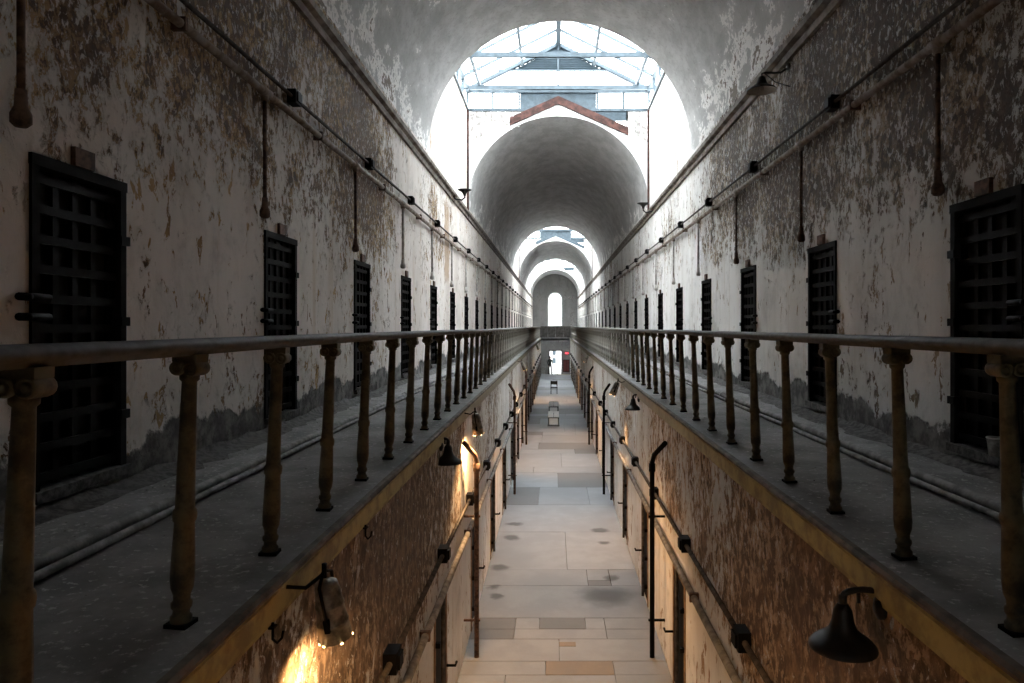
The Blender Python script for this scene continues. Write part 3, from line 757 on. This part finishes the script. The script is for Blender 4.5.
def flood(s, y, label, power, tilt=.14, spread=2.75, lean=.12):
    i = -s
    R = empty('flood_lamp', (s * (LX - .17), y, GZ - .06)); tag(R, label, 'lamp', 'cylindrical flood lamps')
    T = Matrix.Rotation(tilt, 4, 'X') @ Matrix.Rotation(s * lean, 4, 'Y')
    body = G().lathe([(-.03, .002), (-.035, .03), (-.045, .05), (-.075, .056), (-.14, .062), (-.145, .066), (-.155, .066), (-.16, .063), (-.225, .069), (-.23, .073), (-.24, .073), (-.245, .070), (-.315, .078), (-.32, .070), (-.27, .060)], 18, T, cap=False).build('housing', M['can'], R)
    G().lathe([(-.29, .002), (-.292, .058), (-.295, .066)], 16, T, cap=False).build('lamp_face', M['glow'], body)
    for q in range(7):
        a = 2 * PI * (q + .25 * (q % 3)) / 7
        G().box(-.005, .005, .074, .0785, -.321, -.314, T @ Matrix.Rotation(a, 4, 'Z')).build('glowing_slot', M['glow'], body)
    G().box(-.012, .012, -.085, -.06, -.25, -.19, T).build('switch_plate', M['iron'], body)
    # yoke to the fascia soffit
    g = G().tube([tuple(T @ Vector((0, -.075, -.19))), tuple(T @ Vector((0, -.085, -.03))), (0, -.03, .0), (0, 0, .02)], .008, 6)
    g.tube([tuple(T @ Vector((0, .075, -.19))), tuple(T @ Vector((0, .085, -.03))), (0, .03, .0), (0, 0, .02)], .008, 6)
    g.tube([(0, 0, -.02), (0, 0, .045)], .012, 6); g.tube([(0, 0, .0), (s * .05, -.10, -.03), (s * .12, -.14, -.01)], .009, 6)
    g.build('yoke', M['iron'], R)
    L = bpy.data.lights.new('bulb_light', 'SPOT'); L.energy = power; L.color = (1.0, .56, .24); L.spot_size = spread; L.spot_blend = .6; L.shadow_soft_size = .05
    o = link('bulb_light', L, R); o.matrix_local = T @ Matrix.Translation((0, 0, -.325))
FL = [(-1, 3.2, 'grey cylinder flood lamp with glowing rim under the near left gallery', 34), (-1, 9.3, 'grey flood lamp at the top of the rusty downpipe on the left', 85),
      (1, 14.5, 'flood lamp under the right gallery by an orange lit strip of wall', 75), (-1, 22.7, 'far flood lamp under the left gallery below the first skylight', 90),
      (1, 27.5, 'far flood lamp under the right gallery beyond the first skylight', 90), (-1, 42, 'farthest flood lamp deep under the left gallery', 110)]
FL.append((1, 1.7, 'added unseen flood lamp under the right gallery beside the viewer', 75))  # out-of-frame lamp added to warm the lower right wall
for s, y, lab, p in FL: flood(s, y, lab, p, *(() if y < 12 else (.10, 1.75, .38)))

# ------------------------------------------------------------------ things on the ground floor
def stand(y, label):
    R = empty('display_stand', (-.02 + CAMX, y, 0)); tag(R, label, 'stand', 'low stands along the corridor')
    for sx in (-1, 1):
        for sy in (0, 1):
            G().box(sx * .22 - .025, sx * .22 + .025, sy * .42 - .025, sy * .42 + .025, .06, .40).build('leg', M['crate'], R)
    G().box(-.27, .27, -.05, .47, 0, .06).build('base', M['crate'], R)
    G().box(-.25, .25, -.03, .45, .36, .40).build('top_frame', M['crate'], R)
    G().box(-.19, .19, .0, .03, .08, .35).build('pale_panel', M['white'], R)
    for sx in (-1, 1): G().box(sx * .125 - .115, sx * .125 + .115, -.24, .24, 0, .025, Matrix.Translation((0, .2, .50)) @ Matrix.Rotation(.42, 4, 'X')).build('top_board', M['white'], R)
stand(31.2, 'nearer low stand with white top boards on the corridor floor')
stand(35.4, 'farther low stand with white top boards on the corridor floor')
R = empty('small_chair', (CAMX + .0, 46.0, 0)); tag(R, 'small dark chair standing alone far down the corridor', 'chair')
for sx in (-1, 1):
    G().box(sx * .2 - .025, sx * .2 + .025, -.025, .025, 0, .42).build('leg', M['iron'], R); G().box(sx * .2 - .025, sx * .2 + .025, .35, .40, 0, .85).build('leg', M['iron'], R)
G().box(-.24, .24, -.04, .40, .38, .44).build('seat', M['iron'], R); G().box(-.2, .2, .36, .39, .6, .82).build('backrest', M['crate'], R)

# lower end wall with doorway to daylight
def low_end():
    y = YLOW + .0; hw, h = .58, 2.15; cx = .0
    g = G()
    for (a, b, c, d) in ((-LX - .3, cx - hw, 0, GZ - .1), (cx + hw, LX + .3, 0, GZ - .1), (cx - hw, cx + hw, h, GZ - .1)):
        g.box(a, b, y, y + .4, c, d)
    struct(g.build('wall_lower_end', M['end_w']), 'dark ground-floor end wall with a bright doorway')
    W = struct(empty('door_%d' % (dn[0] + 1), (cx, y, 0)), 'bright open doorway at the end of the ground floor')
    for s in (-1, 1): G().box(s * hw - .05, s * hw + .05, -.04, .1, 0, h + .05).build('jamb', M['frame'], W)
    G().box(-hw - .05, hw + .05, -.04, .1, h, h + .10).build('lintel', M['frame'], W)
    struct(G().box(-14, 14, YLOW + .4, 110, -.3, -.02).build('floor_yard', M['stair']), 'pale paving of the yard beyond the doorway')
    B = empty('yard_building', (0, 73, 0)); struct(B, 'white rendered building seen through the far doorway')
    G().box(-3, 3, 0, .4, -.02, 3.1).build('wall', M['white'], B)
    for zc, hh in ((1.75, .32), (.85, .30)):
        f = G().box(-.30, .06, -.03, .02, zc - hh, zc + hh).build('window', M['frame'], B); G().box(-.26, .02, -.035, -.03, zc - hh + .04, zc + hh - .04).build('pane', M['louvre'], f)
low_end()
R = empty('exit_sign', (1.05, YLOW - .05, 1.95)); tag(R, 'small lit red sign on the wall right of the bright doorway', 'sign')
G().box(-.17, .17, -.03, .05, -.11, .11).build('sign_box', M['red'], R); G().box(-.14, .14, -.035, -.03, -.08, .08).build('lit_face', M['exit'], R)
R = empty('red_panel', (1.0, YLOW - .03, .25)); tag(R, 'dark red tall panel below the lit sign by the doorway', 'panel')
for q in range(2): G().box(-.26 + q * .27, -.26 + q * .27 + .25, -.02, .03, 0, 1.05).build('door_leaf', M['red'], R)
G().box(-.30, .30, .0, .03, -.05, 1.10).build('frame', M['iron'], R)
R = empty('low_bench', (-.05, YLOW - .7, 0)); tag(R, 'low dark bench beside the standing person at the doorway', 'bench')
G().box(-.25, .25, -.12, .12, .22, .28).build('seat', M['iron'], R)
for sx in (-1, 1): G().box(sx * .2 - .02, sx * .2 + .02, -.1, .1, 0, .22).build('leg', M['iron'], R)

# person (a silhouette in dark clothes, about 18 px tall in the photograph)
def person(x, y):
    J = {'pelvis': (0, 0, .92), 'waist': (0, 0, 1.05), 'chest': (0, .01, 1.28), 'neck': (0, 0, 1.44), 'chin': (0, -.015, 1.50), 'head': (0, -.01, 1.58), 'crown': (0, 0, 1.66)}
    E = [('pelvis', 'waist'), ('waist', 'chest'), ('chest', 'neck'), ('neck', 'chin'), ('chin', 'head'), ('head', 'crown')]
    Rr = {'pelvis': (.15, .11), 'waist': (.14, .10), 'chest': (.17, .12), 'neck': (.055, .055), 'chin': (.062, .075), 'head': (.078, .095), 'crown': (.05, .06)}
    for s, n in ((-1, 'l'), (1, 'r')):
        for nm, p, r in (('hip', (s * .095, 0, .86), (.09, .09)), ('knee', (s * .12, -.02, .48), (.06, .06)), ('ankle', (s * .14, .01, .09), (.042, .042)), ('toe', (s * .155, -.13, .045), (.04, .03)),
                         ('shoulder', (s * .19, .01, 1.37), (.06, .06)), ('elbow', (s * .24, .03, 1.11), (.045, .045)), ('wrist', (s * .22, -.06, .88), (.03, .03)), ('palm', (s * .215, -.08, .80), (.034, .022)), ('tips', (s * .21, -.09, .73), (.02, .014))):
            J[nm + n] = p; Rr[nm + n] = r
        E += [('pelvis', 'hip' + n), ('hip' + n, 'knee' + n), ('knee' + n, 'ankle' + n), ('ankle' + n, 'toe' + n), ('chest', 'shoulder' + n), ('shoulder' + n, 'elbow' + n), ('elbow' + n, 'wrist' + n), ('wrist' + n, 'palm' + n), ('palm' + n, 'tips' + n)]
    names = list(J); me = bpy.data.meshes.new('person')
    me.from_pydata([J[n] for n in names], [(names.index(a), names.index(b)) for a, b in E], []); me.update()
    o = bpy.data.objects.new('person_tmp', me); COL.objects.link(o)
    md = o.modifiers.new('skin', 'SKIN')
    for i, n in enumerate(names):
        sv = me.skin_vertices[0].data[i]; sv.radius = Rr[n]; sv.use_root = (n == 'pelvis')
    o.modifiers.new('sub', 'SUBSURF').levels = 2
    dg = bpy.context.evaluated_depsgraph_get(); m2 = bpy.data.meshes.new_from_object(o.evaluated_get(dg)); m2.name = 'person'
    bpy.data.objects.remove(o)
    for q in ((.025, .03, .028), (.02, .02, .025), (.35, .22, .17)): m2.materials.append(plain('cloth' if q[0] < .1 else 'skin', q, .85, 0, .1))
    for p in m2.polygons:
        c = p.center; p.use_smooth = True
        p.material_index = 2 if c.z > 1.46 or (abs(c.x) > .17 and .70 < c.z < .87) else (0 if c.z > .90 else 1)
    P = link('person', m2, None, (x, y, .0), (0, 0, .5)); tag(P, 'person in dark jacket and trousers standing before the bright doorway', 'person')
    zmin = min(v.co.z for v in m2.vertices); P.location.z = -zmin + .002
    G().lathe([(1.545, .085), (1.60, .105), (1.66, .092), (1.70, .05), (1.71, .005)], 14, Matrix.Translation((0, .012, 0))).build('hair', plain('dark_hair', (.03, .022, .018), .7), P)
    fc = G().lathe([(-.012, .004), (-.006, .011), (.006, .011), (.014, .004)], 8, Matrix.Translation((0, -.108, 1.565))); fc.build('nose', m2.materials[2], P)
person(-.50, YLOW - .55)

# iron hooks left in the soffit edge of the left gallery
for y, lab in ((2.95, 'bent iron hook under the near left fascia, before the flood lamp'), (4.4, 'bent iron hook under the left fascia, beyond the near flood lamp')):
    R = empty('iron_hook', (-EX - .015, y, GZ - .20)); tag(R, lab, 'hook', 'soffit hooks')
    G().tube([(0, 0, .02), (0, 0, -.05), (.01, .02, -.075), (.025, .035, -.06), (.03, .035, -.03)], .006, 6).build('hook_rod', M['iron'], R)
    G().box(-.012, .012, -.02, .02, -.002, .006).build('plate', M['iron'], R)

# pale container on the sill of the near right door
R = empty('paper_cup', (WX - .03, 5.02, DZ0)); tag(R, 'pale cup standing on the sill of the nearest right-hand cell door', 'cup')
G().lathe([(.0, .035), (.005, .038), (.125, .052), (.13, .054), (.127, .049), (.012, .034), (.010, .001)], 16, cap=False).build('cup_body', M['chip'], R)
G().lathe([(.122, .053), (.126, .056), (.132, .056), (.134, .053)], 16, cap=False).build('rim', M['white'], R)

# paint chips and crumbs fallen on the galleries
for s, nm in ((-1, 'left'), (1, 'right')):
    rnd = random.Random(40 + s); g = G()
    for _ in range(3200):
        t = rnd.random() ** 2.2; x = s * (WX - .29 - t * 1.2); y = rnd.uniform(-1, 40); r = rnd.uniform(.004, .018) * (1.5 if rnd.random() < .08 else 1)
        a = rnd.uniform(0, PI); z = GZ + .012 + rnd.uniform(0, .006)
        c, d = math.cos(a) * r, math.sin(a) * r; k = rnd.uniform(.4, 1)
        g.quad((x + c, y + d, z), (x - d * k, y + c * k, z + rnd.uniform(0, .006)), (x - c, y - d, z + rnd.uniform(0, .008)), (x + d * k, y - c * k, z))
    o = g.build('paint_chips', M['chip']); tag(o, 'fallen paint chips scattered over the %s gallery floor' % nm, 'paint chips', None, 'stuff')
    # heaps of crumbled plaster along the wall foot
    g = G(); n = 220
    v = []; f = []; hs = [(.025, .07), (.07, .05), (.15, .02), (.26, -.012)]
    for j in range(n + 1):
        y = -1 + 42 * j / n
        for (dx, hz) in hs: v.append((s * (WX - .003 - (dx - .02) * rnd.uniform(.7, 1.2)), y, GZ + hz * rnd.uniform(.3, 1.0)))
    m = len(hs)
    for j in range(n):
        for q in range(m - 1): a = j * m + q; f.append((a, a + 1, a + m + 1, a + m))
    g.add(v, f, True); o = g.build('plaster_rubble', M['rubble']); tag(o, 'crumbled plaster heaped along the foot of the %s upper wall' % nm, 'rubble', None, 'stuff')
